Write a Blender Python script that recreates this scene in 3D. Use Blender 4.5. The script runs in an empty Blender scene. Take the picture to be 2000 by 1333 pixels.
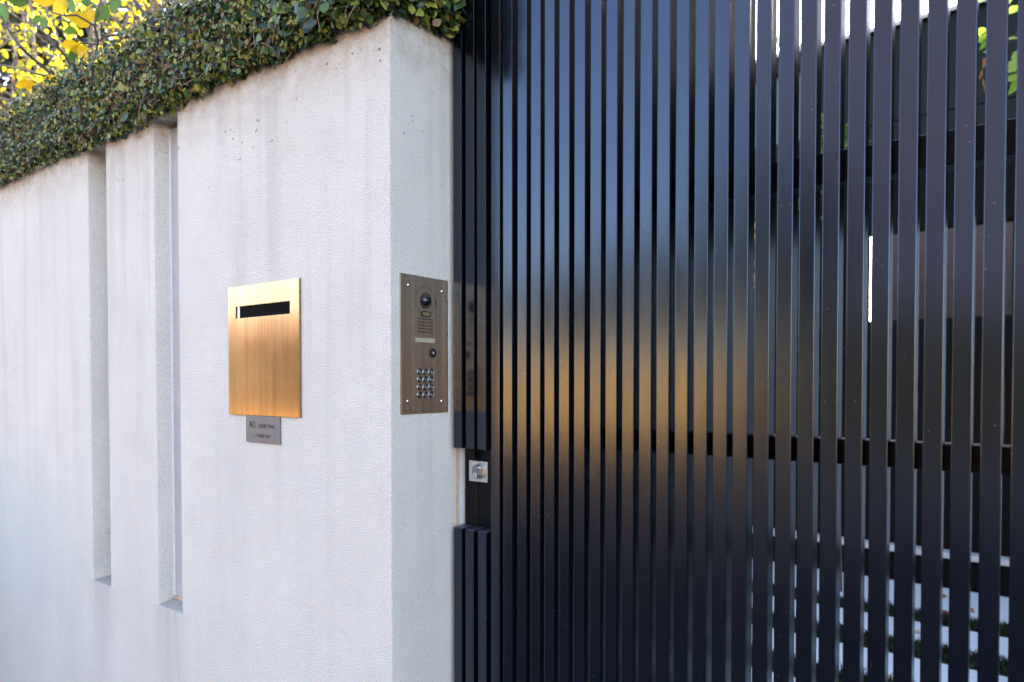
import bpy, bmesh, math, random
import numpy as np
from mathutils import Vector, Matrix
R = math.radians
random.seed(7); rng = np.random.default_rng(7)
sc = bpy.context.scene
COL = sc.collection

# ---------------------------------------------------------------- camera, light, exposure
cam_d = bpy.data.cameras.new('camera'); cam = bpy.data.objects.new('camera', cam_d); COL.objects.link(cam)
CAM = Vector((0.9961, -0.9355, 1.38))
cam.location = CAM
cam.rotation_euler = (R(90 - 1.2154), 0, R(36.0693))
cam_d.sensor_width = 36; cam_d.lens = 36 * 1347.35 / 2000
cam_d.shift_x = -0.00882; cam_d.shift_y = 0.05287
cam_d.clip_start = 0.05; cam_d.clip_end = 500
cam_d.dof.use_dof = True; cam_d.dof.focus_distance = 1.42; cam_d.dof.aperture_fstop = 4.0
sc.camera = cam

SUN_EL, SUN_AZ = 27.0, -24.0          # azimuth from +Y towards +X
S = Vector((math.sin(R(SUN_AZ)) * math.cos(R(SUN_EL)), math.cos(R(SUN_AZ)) * math.cos(R(SUN_EL)), math.sin(R(SUN_EL))))
w = bpy.data.worlds.new('World'); sc.world = w; w.use_nodes = True
nt = w.node_tree; bg = nt.nodes['Background']
sky = nt.nodes.new('ShaderNodeTexSky'); sky.sky_type = 'NISHITA'; sky.sun_disc = False
sky.sun_elevation = R(SUN_EL); sky.sun_rotation = R(SUN_AZ); sky.air_density = 1.0; sky.dust_density = 1.0; sky.ozone_density = 1.0
tint = nt.nodes.new('ShaderNodeMix'); tint.data_type = 'RGBA'; tint.blend_type = 'MULTIPLY'; tint.inputs[0].default_value = 1
tint.inputs[7].default_value = (1.11, 1.0, 0.95, 1)          # warm tint on the sky, in place of a white balance
nt.links.new(sky.outputs[0], tint.inputs[6]); nt.links.new(tint.outputs[2], bg.inputs[0]); bg.inputs[1].default_value = 0.14
sun_d = bpy.data.lights.new('sun', 'SUN'); sun_d.energy = 4.2; sun_d.angle = R(0.5); sun_d.color = (1, 0.93, 0.82)
sun = bpy.data.objects.new('sun', sun_d); COL.objects.link(sun)
sun.rotation_euler = S.to_track_quat('Z', 'Y').to_euler(); sun.location = (0, 0, 12)
sc.view_settings.view_transform = 'Standard'; sc.view_settings.look = 'None'
sc.view_settings.gamma = 1; sc.view_settings.exposure = 2.97
sc.render.engine = 'CYCLES'
sc.cycles.max_bounces = 8; sc.cycles.glossy_bounces = 6; sc.cycles.diffuse_bounces = 4; sc.cycles.transmission_bounces = 6
sc.cycles.sample_clamp_indirect = 6
sc.cycles.use_denoising = True

# ---------------------------------------------------------------- pixel (2000 px photograph) -> point, used to measure positions
_a, _p = R(36.0693), R(-1.2154)
_fw = Vector((-math.sin(_a), math.cos(_a), 0)); _rt = Vector((math.cos(_a), math.sin(_a), 0)); _up = Vector((0, 0, 1))
_F = _fw * math.cos(_p) + _up * math.sin(_p); _U = -_fw * math.sin(_p) + _up * math.cos(_p)
def ray(px, py): return (_F + _rt * ((px - 1017.65) / 1347.35) - _U * ((py - 772.23) / 1347.35))
def at(px, py, depth): return CAM + ray(px, py) * depth
def atz(px, py, z):
    d = ray(px, py); return CAM + d * ((z - CAM.z) / d.z)

# ---------------------------------------------------------------- materials
def new_mat(name):
    m = bpy.data.materials.new(name); m.use_nodes = True
    return m, m.node_tree, m.node_tree.nodes['Principled BSDF']
def N(t, kind, **kw):
    n = t.nodes.new(kind)
    for k, v in kw.items():
        if k in n.inputs: n.inputs[k].default_value = v
        else: setattr(n, k, v)
    return n
def L(t, a, b): t.links.new(a, b)
def coords(t, scale=(1, 1, 1)):
    g = N(t, 'ShaderNodeNewGeometry')
    m = N(t, 'ShaderNodeMapping'); m.inputs['Scale'].default_value = scale
    L(t, g.outputs['Position'], m.inputs[0]); return m.outputs[0]
def noise(t, vec, scale, detail=4, rough=0.55):
    n = N(t, 'ShaderNodeTexNoise'); n.inputs['Scale'].default_value = scale
    n.inputs['Detail'].default_value = detail; n.inputs['Roughness'].default_value = rough
    L(t, vec, n.inputs['Vector']); return n.outputs['Fac']
def ramp(t, fac, stops, interp='LINEAR'):
    r = N(t, 'ShaderNodeValToRGB'); cr = r.color_ramp; cr.interpolation = interp
    while len(cr.elements) > 1: cr.elements.remove(cr.elements[-1])
    for i, (p, c) in enumerate(stops):
        e = cr.elements[0] if i == 0 else cr.elements.new(p)
        e.position = p
        e.color = (*c, 1) if hasattr(c, '__len__') else (c, c, c, 1)
    L(t, fac, r.inputs[0]); return r.outputs[0]
def mix(t, fac, a, b, mode='MIX'):
    n = N(t, 'ShaderNodeMix', data_type='RGBA', blend_type=mode)
    if hasattr(fac, 'links'): L(t, fac, n.inputs[0])
    else: n.inputs[0].default_value = fac
    for i, x in ((6, a), (7, b)):
        if hasattr(x, 'links'): L(t, x, n.inputs[i])
        else: n.inputs[i].default_value = (*x, 1)
    return n.outputs[2]
def math_(t, op, a, b=0.0, clamp=False):
    n = N(t, 'ShaderNodeMath', operation=op, use_clamp=clamp)
    for i, x in ((0, a), (1, b)):
        if hasattr(x, 'links'): L(t, x, n.inputs[i])
        else: n.inputs[i].default_value = x
    return n.outputs[0]
def bump(t, h, strength, dist, normal=None):
    b = N(t, 'ShaderNodeBump'); b.inputs['Strength'].default_value = strength; b.inputs['Distance'].default_value = dist
    L(t, h, b.inputs['Height'])
    if normal is not None: L(t, normal, b.inputs['Normal'])
    return b.outputs[0]

def plain(name, col, rough=0.6, metal=0.0, var=0.15, scale=30, bmp=0.0, spec=0.5):
    m, t, b = new_mat(name)
    v = coords(t); n = noise(t, v, scale)
    L(t, ramp(t, n, [(0.3, tuple(c * (1 - var) for c in col)), (0.7, tuple(min(1, c * (1 + var)) for c in col))]), b.inputs['Base Color'])
    b.inputs['Roughness'].default_value = rough; b.inputs['Metallic'].default_value = metal
    b.inputs['Specular IOR Level'].default_value = spec
    if bmp: L(t, bump(t, n, bmp, 0.003), b.inputs['Normal'])
    return m

def mat_render():
    m, t, b = new_mat('white_render')
    v = coords(t)
    geo = N(t, 'ShaderNodeNewGeometry'); sep = N(t, 'ShaderNodeSeparateXYZ'); L(t, geo.outputs['Position'], sep.inputs[0])
    z = sep.outputs['Z']
    base = ramp(t, noise(t, v, 2.2, 5), [(0.3, (0.82, 0.780, 0.715)), (0.7, (0.88, 0.840, 0.775))])
    base = mix(t, 1.0, base, ramp(t, noise(t, coords(t, (1, 1, 0.6)), 4.5, 6, 0.65), [(0.32, 0.93), (0.6, 1.0)]), 'MULTIPLY')
    # rain streaks running down from the ivy
    st = noise(t, coords(t, (9, 9, 0.5)), 1.6, 6, 0.65)
    smask = ramp(t, st, [(0.50, 0.0), (0.64, 1.0)])
    zfade = N(t, 'ShaderNodeMapRange', clamp=True); zfade.inputs['From Min'].default_value = 0.7; zfade.inputs['From Max'].default_value = 2.05
    zfade.inputs['To Min'].default_value = 0.03; zfade.inputs['To Max'].default_value = 0.28
    L(t, z, zfade.inputs['Value'])
    c1 = mix(t, math_(t, 'MULTIPLY', smask, zfade.outputs[0]), base, (0.47, 0.445, 0.41))
    # brown dirt band under the foliage
    zt = N(t, 'ShaderNodeMapRange', clamp=True); zt.inputs['From Min'].default_value = 1.93; zt.inputs['From Max'].default_value = 2.11
    L(t, z, zt.inputs['Value'])
    dn = ramp(t, noise(t, v, 22, 6, 0.7), [(0.35, 0.0), (0.7, 1.0)])
    zz = math_(t, 'MULTIPLY', math_(t, 'POWER', zt.outputs[0], 1.6), dn)
    c2 = mix(t, math_(t, 'MULTIPLY', zz, 1.0, clamp=True), c1, (0.36, 0.235, 0.13))
    # scattered dark specks, thicker near the top
    vo = N(t, 'ShaderNodeTexVoronoi'); vo.inputs['Scale'].default_value = 55; L(t, v, vo.inputs['Vector'])
    sp = ramp(t, vo.outputs['Distance'], [(0.13, 1.0), (0.2, 0.0)])
    pick = ramp(t, noise(t, v, 9, 3), [(0.54, 0.0), (0.62, 1.0)])
    zs = N(t, 'ShaderNodeMapRange', clamp=True); zs.inputs['From Min'].default_value = 1.72; zs.inputs['From Max'].default_value = 2.06
    zs.inputs['To Min'].default_value = 0.02
    L(t, z, zs.inputs['Value'])
    c3 = mix(t, math_(t, 'MULTIPLY', math_(t, 'MULTIPLY', sp, pick), zs.outputs[0]), c2, (0.12, 0.08, 0.05))
    # grime under the recess sills
    sg = ramp(t, noise(t, coords(t, (14, 14, 1.2)), 2.0, 5), [(0.4, 0.0), (0.7, 1.0)])
    zb = N(t, 'ShaderNodeMapRange', clamp=True); zb.inputs['From Min'].default_value = 0.25; zb.inputs['From Max'].default_value = 0.76
    L(t, z, zb.inputs['Value'])
    x = sep.outputs['X']
    def band(x0, x1):
        a = N(t, 'ShaderNodeMapRange', clamp=True, interpolation_type='SMOOTHSTEP'); a.inputs['From Min'].default_value = x0 - 0.05; a.inputs['From Max'].default_value = x0 + 0.03; L(t, x, a.inputs['Value'])
        c = N(t, 'ShaderNodeMapRange', clamp=True, interpolation_type='SMOOTHSTEP'); c.inputs['From Min'].default_value = x1 + 0.05; c.inputs['From Max'].default_value = x1 - 0.03; L(t, x, c.inputs['Value'])
        return math_(t, 'MULTIPLY', a.outputs[0], c.outputs[0])
    bb = math_(t, 'ADD', band(-1.324, -1.2035), band(-0.919, -0.7925), clamp=True)
    below = math_(t, 'LESS_THAN', z, 0.764)
    gm = math_(t, 'MULTIPLY', math_(t, 'MULTIPLY', bb, below), math_(t, 'MULTIPLY', zb.outputs[0], math_(t, 'ADD', math_(t, 'MULTIPLY', sg, 0.5), 0.35)))
    c4 = mix(t, math_(t, 'MULTIPLY', gm, 0.6), c3, (0.44, 0.39, 0.38))
    grain = noise(t, v, 340, 2, 0.6)
    gcol = ramp(t, grain, [(0.36, 0.78), (0.56, 1.0)])
    c5 = mix(t, 1.0, c4, gcol, 'MULTIPLY')
    L(t, c5, b.inputs['Base Color'])
    b.inputs['Roughness'].default_value = 0.9; b.inputs['Specular IOR Level'].default_value = 0.25
    g2 = noise(t, v, 310, 4, 0.65)
    h = math_(t, 'ADD', math_(t, 'MULTIPLY', g2, 1.0), math_(t, 'MULTIPLY', noise(t, v, 6, 3), 2.0))
    L(t, bump(t, h, 1.0, 0.0048), b.inputs['Normal'])
    return m

def mat_slat():
    m, t, b = new_mat('navy_gloss_paint')
    v = coords(t)
    spk = N(t, 'ShaderNodeTexVoronoi'); spk.inputs['Scale'].default_value = 70; L(t, v, spk.inputs['Vector'])
    s = ramp(t, spk.outputs['Distance'], [(0.035, 1.0), (0.075, 0.0)])
    s = math_(t, 'MULTIPLY', s, ramp(t, noise(t, v, 13, 3), [(0.52, 0.0), (0.6, 1.0)]))
    dust = ramp(t, noise(t, coords(t, (5, 5, 1.2)), 3.0, 6, 0.7), [(0.42, 0.0), (0.75, 1.0)])
    c = mix(t, math_(t, 'MULTIPLY', dust, 0.5), (0.0004, 0.0005, 0.0020), (0.0024, 0.0024, 0.0048))
    # fine scratches
    sc1 = noise(t, coords(t, (60, 60, 3.5)), 5.0, 3, 0.5)
    scr = ramp(t, sc1, [(0.70, 0.0), (0.76, 1.0)])
    c = mix(t, math_(t, 'MULTIPLY', scr, 0.25), c, (0.06, 0.065, 0.08))
    c = mix(t, math_(t, 'MULTIPLY', s, 0.55), c, (0.32, 0.33, 0.36))
    L(t, c, b.inputs['Base Color'])
    oi = N(t, 'ShaderNodeObjectInfo')
    rr = math_(t, 'ADD', math_(t, 'ADD', 0.10, math_(t, 'MULTIPLY', oi.outputs['Random'], 0.04)), math_(t, 'MULTIPLY', noise(t, coords(t, (7, 7, 1.0)), 4.0, 5, 0.7), 0.14))
    L(t, rr, b.inputs['Roughness'])
    b.inputs['IOR'].default_value = 1.78
    b.inputs['Specular Tint'].default_value = (0.60, 0.74, 1.0, 1)
    peel = noise(t, coords(t, (1, 1, 0.7)), 260, 2, 0.5)
    wav = noise(t, coords(t, (1, 1, 0.5)), 18, 2, 0.5)
    n1 = bump(t, peel, 0.045, 0.001)
    L(t, bump(t, wav, 0.022, 0.002, n1), b.inputs['Normal'])
    return m

def mat_brushed(name, col, dark, rough, metal=1.0, streak=1.0):
    m, t, b = new_mat(name)
    br = noise(t, coords(t, (420, 420, 5)), 1.0, 4, 0.7)
    big = noise(t, coords(t, (75, 75, 1.6)), 1.0, 5, 0.6)
    blot = noise(t, coords(t), 14, 5, 0.6)
    c = ramp(t, big, [(0.3, dark), (0.68, col)])
    c = mix(t, 0.55 * streak, c, mix(t, 1.0, c, ramp(t, br, [(0.3, 0.62), (0.7, 1.0)]), 'MULTIPLY'))
    L(t, c, b.inputs['Base Color'])
    b.inputs['Metallic'].default_value = metal
    L(t, math_(t, 'ADD', rough, math_(t, 'MULTIPLY', math_(t, 'SUBTRACT', blot, 0.5), 0.12)), b.inputs['Roughness'])
    L(t, bump(t, br, 0.08, 0.0006), b.inputs['Normal'])
    return m

def mat_leaf(name, stops, rough=0.4, transl=0.3, tint=None):
    m, t, b = new_mat(name)
    g = N(t, 'ShaderNodeNewGeometry')
    c = ramp(t, g.outputs['Random Per Island'], stops)
    v = coords(t)
    c = mix(t, 0.5, c, mix(t, 1.0, c, ramp(t, noise(t, v, 160, 3), [(0.3, 0.6), (0.7, 1.0)]), 'MULTIPLY'))
    L(t, c, b.inputs['Base Color']); b.inputs['Roughness'].default_value = rough
    tr = N(t, 'ShaderNodeBsdfTranslucent')
    L(t, c if tint is None else mix(t, 1.0, c, tint, 'MULTIPLY'), tr.inputs[0])
    ms = N(t, 'ShaderNodeMixShader'); ms.inputs[0].default_value = transl
    L(t, b.outputs[0], ms.inputs[1]); L(t, tr.outputs[0], ms.inputs[2])
    L(t, ms.outputs[0], t.nodes['Material Output'].inputs[0])
    return m

def mat_brick(name, c1, c2, mortar, scale):
    m, t, b = new_mat(name)
    mp = N(t, 'ShaderNodeMapping'); g = N(t, 'ShaderNodeNewGeometry'); L(t, g.outputs['Position'], mp.inputs[0])
    mp.inputs['Rotation'].default_value = (R(90), 0, 0)
    br = N(t, 'ShaderNodeTexBrick'); L(t, mp.outputs[0], br.inputs['Vector'])
    br.inputs['Color1'].default_value = (*c1, 1); br.inputs['Color2'].default_value = (*c2, 1); br.inputs['Mortar'].default_value = (*mortar, 1)
    br.inputs['Scale'].default_value = scale; br.inputs['Mortar Size'].default_value = 0.012
    L(t, br.outputs['Color'], b.inputs['Base Color']); b.inputs['Roughness'].default_value = 0.85
    return m

def mat_asphalt():
    m, t, b = new_mat('asphalt'); v = coords(t)
    c = ramp(t, noise(t, v, 180, 3, 0.7), [(0.3, (0.018, 0.018, 0.022)), (0.7, (0.036, 0.035, 0.040))])
    L(t, c, b.inputs['Base Color']); b.inputs['Roughness'].default_value = 0.85
    return m

M = {}
M['render'] = mat_render()
M['slat'] = mat_slat()
M['cap'] = plain('navy_lit_top', (0.030, 0.034, 0.055), 0.4, 0, 0.2, 60)  # paler slat tops: light and dust on them put into the colour
M['slat_side'] = plain('navy_satin_side', (0.0025, 0.003, 0.006), 0.22, 0, 0.3, 40); M['slat_side'].node_tree.nodes['Principled BSDF'].inputs['IOR'].default_value = 1.3
M['brass'] = mat_brushed('brushed_brass', (0.50, 0.375, 0.225), (0.32, 0.235, 0.145), 0.14)
M['bronze'] = mat_brushed('brushed_bronze', (0.50, 0.375, 0.275), (0.34, 0.25, 0.18), 0.28, 0.8)
M['steel'] = mat_brushed('satin_steel', (0.78, 0.78, 0.78), (0.66, 0.66, 0.67), 0.30, 1.0, 0.5)
M['sign_steel'] = mat_brushed('tinted_steel', (0.20, 0.20, 0.215), (0.16, 0.16, 0.172), 0.48, 0.5, 0.5)
M['lock_dark'] = plain('lock_barrel_steel', (0.30, 0.30, 0.315), 0.28, 0.85, 0.08, 60)
M['lock_steel'] = plain('worn_silver_lock', (0.42, 0.42, 0.43), 0.42, 0.55, 0.1, 60)
M['chrome'] = plain('chrome', (0.85, 0.85, 0.85), 0.12, 1.0, 0.05)
M['key_ring'] = plain('dark_chrome', (0.42, 0.42, 0.43), 0.22, 1.0, 0.05)
M['black'] = plain('black_plastic', (0.012, 0.012, 0.013), 0.35)
M['hole'] = plain('dark_hole', (0.004, 0.004, 0.004), 0.9, spec=0.1)
M['ink'] = plain('engraved_black', (0.02, 0.018, 0.016), 0.7)
M['lens'] = plain('dark_lens', (0.01, 0.01, 0.011), 0.08, spec=0.7)
M['card'] = plain('paper_card', (0.38, 0.345, 0.24), 0.35, var=0.08)
M['led'] = plain('olive_window', (0.17, 0.155, 0.06), 0.15, var=0.3, scale=90)
M['legend'] = plain('legend_grey', (0.42, 0.44, 0.47), 0.5)
M['alu'] = plain('light_grey_aluminium', (0.50, 0.50, 0.53), 0.38, 0.25, 0.06, 8)
M['white_alu'] = plain('white_strip', (0.78, 0.78, 0.77), 0.45, 0, 0.05)
M['bare'] = plain('unpainted_edge', (0.58, 0.44, 0.33), 0.9, 0, 0.2, 60, 0.4)
M['sill'] = plain('slate_sill', (0.36, 0.345, 0.31), 0.6, 0, 0.2, 120, 0.2)
M['dark_metal'] = plain('black_steel', (0.004, 0.0045, 0.006), 0.42, 0, 0.4, 40, spec=0.2)
M['cladding'] = plain('charcoal_cladding', (0.009, 0.0115, 0.0125), 0.6, 0, 0.12, 5, spec=0.15)
M['dark_panel'] = plain('dark_panel', (0.003, 0.003, 0.0035), 0.7, 0, 0.2, 5, spec=0.1)
M['pale_wall'] = plain('pale_blue_grey_wall', (0.60, 0.68, 0.75), 0.75, 0, 0.06, 6)
M['stone_step'] = plain('pale_stone', (0.42, 0.41, 0.41), 0.7, 0, 0.12, 30)
M['paver'] = plain('pale_paver', (0.58, 0.59, 0.60), 0.75, 0, 0.10, 26, 0.15)
M['soil'] = plain('soil', (0.05, 0.038, 0.026), 0.95, 0, 0.4, 20, 0.5)
M['grass'] = mat_leaf('lawn_blades', [(0, (0.01, 0.028, 0.008)), (0.6, (0.02, 0.05, 0.012)), (1, (0.05, 0.07, 0.02))], 0.5, 0.3)
M['dry_grass'] = plain('dry_verge', (0.66, 0.36, 0.10), 0.9, 0, 0.35, 3)
M['green_verge'] = plain('dark_verge', (0.030, 0.023, 0.022), 0.95, 0, 0.4, 8)  # one even dark brown base colour for these verges
M['concrete'] = plain('concrete', (0.045, 0.045, 0.047), 0.85, 0, 0.15, 8)
M['asphalt'] = mat_asphalt()
M['bark'] = plain('grey_bark', (0.20, 0.165, 0.14), 0.9, 0, 0.4, 40, 0.6)
M['dark_bark'] = plain('dark_twig', (0.075, 0.055, 0.05), 0.8, 0, 0.3, 60)
M['twig'] = plain('ivy_twig', (0.24, 0.155, 0.095), 0.85, 0, 0.4, 80)
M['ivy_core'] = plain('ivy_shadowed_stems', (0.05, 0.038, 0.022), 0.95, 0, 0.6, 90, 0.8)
M['ivy'] = mat_leaf('ivy_leaves', [(0.0, (0.014, 0.034, 0.014)), (0.25, (0.028, 0.062, 0.024)), (0.45, (0.055, 0.115, 0.028)), (0.62, (0.15, 0.20, 0.026)), (0.74, (0.28, 0.31, 0.04)),
    (0.88, (0.34, 0.32, 0.045)), (0.95, (0.30, 0.16, 0.05)), (1.0, (0.15, 0.08, 0.045))], 0.36, 0.18)
M['ivy_big'] = mat_leaf('ivy_large_leaves', [(0, (0.022, 0.050, 0.020)), (0.5, (0.05, 0.095, 0.025)), (0.8, (0.12, 0.20, 0.03)), (1, (0.26, 0.30, 0.05))], 0.32, 0.2)
M['yellow_leaf'] = mat_leaf('yellow_leaves', [(0, (0.66, 0.55, 0.02)), (0.6, (0.72, 0.60, 0.03)), (0.85, (0.50, 0.52, 0.04)), (1, (0.30, 0.40, 0.05))], 0.5, 0.5)
M['amber_leaf'] = mat_leaf('amber_leaves', [(0, (0.74, 0.42, 0.015)), (1, (0.78, 0.56, 0.02))], 0.45, 0.5)
M['green_leaf'] = mat_leaf('green_leaves', [(0, (0.06, 0.14, 0.03)), (1, (0.14, 0.26, 0.05))], 0.4, 0.4)
M['court_leaf'] = mat_leaf('lime_leaves', [(0, (0.16, 0.32, 0.03)), (1, (0.36, 0.46, 0.05))], 0.4, 0.45)
M['evergreen'] = mat_leaf('evergreen_leaves', [(0, (0.012, 0.022, 0.010)), (0.7, (0.03, 0.045, 0.018)), (1, (0.08, 0.08, 0.03))], 0.5, 0.2)
M['street_leaf'] = mat_leaf('street_tree_leaves', [(0, (0.015, 0.028, 0.012)), (0.75, (0.035, 0.05, 0.02)), (1, (0.16, 0.11, 0.03))], 0.5, 0.2)
M['fallen'] = mat_leaf('fallen_leaves', [(0, (0.20, 0.07, 0.02)), (1, (0.30, 0.14, 0.03))], 0.7, 0.1)
M['fallen_red'] = mat_leaf('red_leaf', [(0, (0.22, 0.02, 0.015)), (1, (0.26, 0.03, 0.02))], 0.7, 0.1)
M['fallen_yellow'] = mat_leaf('fallen_yellow_leaf', [(0, (0.55, 0.36, 0.05)), (1, (0.6, 0.4, 0.06))], 0.7, 0.1)
M['fence_wood'] = plain('golden_timber', (0.72, 0.375, 0.09), 0.8, 0, 0.25, 4)
M['dark_brick'] = mat_brick('dark_brick', (0.05, 0.035, 0.025), (0.06, 0.043, 0.03), (0.07, 0.055, 0.045), 4.0)
M['brick'] = mat_brick('brown_brick', (0.075, 0.042, 0.032), (0.09, 0.055, 0.04), (0.09, 0.075, 0.07), 4.0)
M['roof'] = plain('terracotta_tiles', (0.20, 0.115, 0.07), 0.8, 0, 0.25, 6)
M['mauve'] = plain('mauve_render', (0.090, 0.078, 0.115), 0.85, 0, 0.12, 1.2)
M['cream'] = plain('cream_weatherboard', (0.55, 0.46, 0.33), 0.8, 0, 0.08, 4)
def mat_glass():
    m, t, b = new_mat('window_glass')
    b.inputs['Base Color'].default_value = (0.02, 0.025, 0.03, 1); b.inputs['Roughness'].default_value = 0.03
    b.inputs['IOR'].default_value = 1.6
    L(t, bump(t, noise(t, coords(t), 3.0, 2), 0.05, 0.02), b.inputs['Normal'])
    return m
M['glass'] = mat_glass()

# ---------------------------------------------------------------- object helpers
def tag(o, label=None, cat=None, group=None, kind=None):
    if label: o['label'] = label
    if cat: o['category'] = cat
    if group: o['group'] = group
    if kind: o['kind'] = kind
    return o
def thing(name, loc, label, cat, group=None):
    o = bpy.data.objects.new(name, None); o.location = loc; o.empty_display_size = 0.05
    COL.objects.link(o); return tag(o, label, cat, group)
def link(name, me, m, parent=None):
    o = bpy.data.objects.new(name, me); COL.objects.link(o)
    if m is not None: me.materials.append(m)
    if parent is not None:
        o.parent = parent
        if parent.parent is None: o.matrix_parent_inverse = Matrix.Translation(-parent.location)
    return o
def obj(name, bm, m, parent=None, smooth=False):
    bmesh.ops.recalc_face_normals(bm, faces=bm.faces)
    me = bpy.data.meshes.new(name); bm.to_mesh(me); bm.free()
    if smooth:
        for p in me.polygons: p.use_smooth = True
    return link(name, me, m, parent)
def box(bm, x0, x1, y0, y1, z0, z1, bev=0.0, seg=2):
    r = bmesh.ops.create_cube(bm, size=1.0)
    vs = r['verts']
    for v in vs:
        v.co = Vector(((x0 + x1) / 2 + v.co.x * (x1 - x0), (y0 + y1) / 2 + v.co.y * (y1 - y0), (z0 + z1) / 2 + v.co.z * (z1 - z0)))
    if bev:
        es = list({e for v in vs for e in v.link_edges})
        bmesh.ops.bevel(bm, geom=es, offset=bev, segments=seg, affect='EDGES', profile=0.5)
def mbox(name, m, parent, *a, **k):
    bm = bmesh.new(); box(bm, *a, **k); return obj(name, bm, m, parent)
def prism(bm, pts, axis_fn, d0, d1):
    """outline pts (u, v) extruded from d0 to d1; axis_fn(u, v, d) -> point"""
    n = len(pts)
    a = [bm.verts.new(axis_fn(u, v, d0)) for u, v in pts]; b = [bm.verts.new(axis_fn(u, v, d1)) for u, v in pts]
    bm.faces.new(a); bm.faces.new(list(reversed(b)))
    for i in range(n): bm.faces.new((a[i], b[i], b[(i + 1) % n], a[(i + 1) % n]))
def circle(cu, cv, r, n=28, ry=None):
    ry = r if ry is None else ry
    return [(cu + r * math.cos(2 * math.pi * i / n), cv + ry * math.sin(2 * math.pi * i / n)) for i in range(n)]
def stadium_h(cu, cv, w_, h, n=10):
    """stadium, long side along the larger of w_, h"""
    out = []
    if h >= w_:
        r = w_ / 2; s = h / 2 - r
        for i in range(n + 1): a = math.pi * i / n; out.append((cu + r * math.cos(a), cv + s + r * math.sin(a)))
        for i in range(n + 1): a = math.pi + math.pi * i / n; out.append((cu + r * math.cos(a), cv - s + r * math.sin(a)))
    else:
        r = h / 2; s = w_ / 2 - r
        for i in range(n + 1): a = -math.pi / 2 + math.pi * i / n; out.append((cu + s + r * math.cos(a), cv + r * math.sin(a)))
        for i in range(n + 1): a = math.pi / 2 + math.pi * i / n; out.append((cu - s + r * math.cos(a), cv + r * math.sin(a)))
    return out
def ring(bm, outer, inner, axis_fn, d0, d1):
    n = len(outer)
    P = [[bm.verts.new(axis_fn(u, v, d)) for u, v in pts] for pts in (outer, inner) for d in (d0, d1)]
    o0, o1, i0, i1 = P
    for i in range(n):
        j = (i + 1) % n
        bm.faces.new((o0[i], o0[j], o1[j], o1[i])); bm.faces.new((i0[i], i1[i], i1[j], i0[j]))
        bm.faces.new((o1[i], o1[j], i1[j], i1[i])); bm.faces.new((o0[i], i0[i], i0[j], o0[j]))
def tube(bm, pts, radii, n=6):
    rings = []
    for i, p in enumerate(pts):
        p = Vector(p)
        d = (Vector(pts[min(i + 1, len(pts) - 1)]) - Vector(pts[max(i - 1, 0)]))
        if d.length < 1e-9: d = Vector((0, 0, 1))
        d.normalize()
        a = d.cross(Vector((0.13, 0.31, 0.94)));
        if a.length < 1e-4: a = d.cross(Vector((1, 0, 0)))
        a.normalize(); b = d.cross(a)
        r = radii[i] if hasattr(radii, '__len__') else radii
        rings.append([bm.verts.new(p + a * (r * math.cos(2 * math.pi * k / n)) + b * (r * math.sin(2 * math.pi * k / n))) for k in range(n)])
    for q, s in zip(rings, rings[1:]):
        for k in range(n): bm.faces.new((q[k], q[(k + 1) % n], s[(k + 1) % n], s[k]))
    bm.faces.new(rings[0]); bm.faces.new(list(reversed(rings[-1])))

LEAF = np.array([(0, 0, 0), (-.30, .22, .05), (-.36, .52, .06), (-.17, .83, .01), (0, 1.06, -.07), (.17, .83, .01), (.36, .52, .06), (.30, .22, .05), (0, .28, -.02), (0, .58, -.03), (0, .84, -.04)])
LF = [(0, 8, 1), (1, 8, 9, 2), (2, 9, 10, 3), (3, 10, 4), (0, 7, 8), (7, 6, 9, 8), (6, 5, 10, 9), (5, 4, 10)]
def leaves(name, pos, nrm, up, size, m, parent=None, width=1.0, smooth=True):
    """one mesh of many separate leaves: pos (n,3), nrm facing, up leaf direction, size (n,)"""
    n = len(pos)
    nrm = nrm / np.linalg.norm(nrm, axis=1, keepdims=True)
    up = up - nrm * np.sum(up * nrm, axis=1, keepdims=True); up /= (np.linalg.norm(up, axis=1, keepdims=True) + 1e-9)
    side = np.cross(up, nrm)
    lv = LEAF.copy(); lv[:, 0] *= width
    curl = rng.uniform(0.3, 1.8, (n, 1, 1))
    V = pos[:, None, :] + size[:, None, None] * (lv[None, :, 0:1] * side[:, None, :] + (lv[None, :, 1:2] - 0.45) * up[:, None, :] + curl * lv[None, :, 2:3] * nrm[:, None, :])
    V = V.reshape(-1, 3)
    k = len(lv)
    faces = [tuple(i + b for i in f) for b in range(0, n * k, k) for f in LF]
    me = bpy.data.meshes.new(name); me.from_pydata(V.tolist(), [], faces); me.update()
    if smooth: me.polygons.foreach_set('use_smooth', [True] * len(me.polygons))
    return link(name, me, m, parent)
def rnd(n): return rng.normal(0, 1, (n, 3))

# ================================================================ SETTING
mbox('ground', M['soil'], None, -60, 60, -60, 60, -0.5, -0.06)['kind'] = 'structure'
def sheet(name, m, x0, x1, y0, y1, z0, z1):
    o = mbox(name, m, None, x0, x1, y0, y1, z0, z1); o['kind'] = 'structure'; return o
sheet('pavement', M['concrete'], -40, 40, -2.3, 0.0, -0.055, 0.0)
sheet('verge', M['green_verge'], -40, 40, -3.5, -2.304, -0.055, -0.004)
sheet('kerb', M['concrete'], -40, 40, -3.65, -3.504, -0.058, 0.004)
sheet('road', M['asphalt'], -40, 40, -10.5, -3.654, -0.058, -0.05 + 0.0)
sheet('kerb', M['concrete'], -40, 40, -10.66, -10.504, -0.058, 0.09)
sheet('verge', M['dry_grass'], -40, -17.004, -15.4, -10.664, -0.055, 0.08)
sheet('verge', M['green_verge'], -4.996, 7.996, -15.4, -10.664, -0.055, 0.08)
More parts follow.
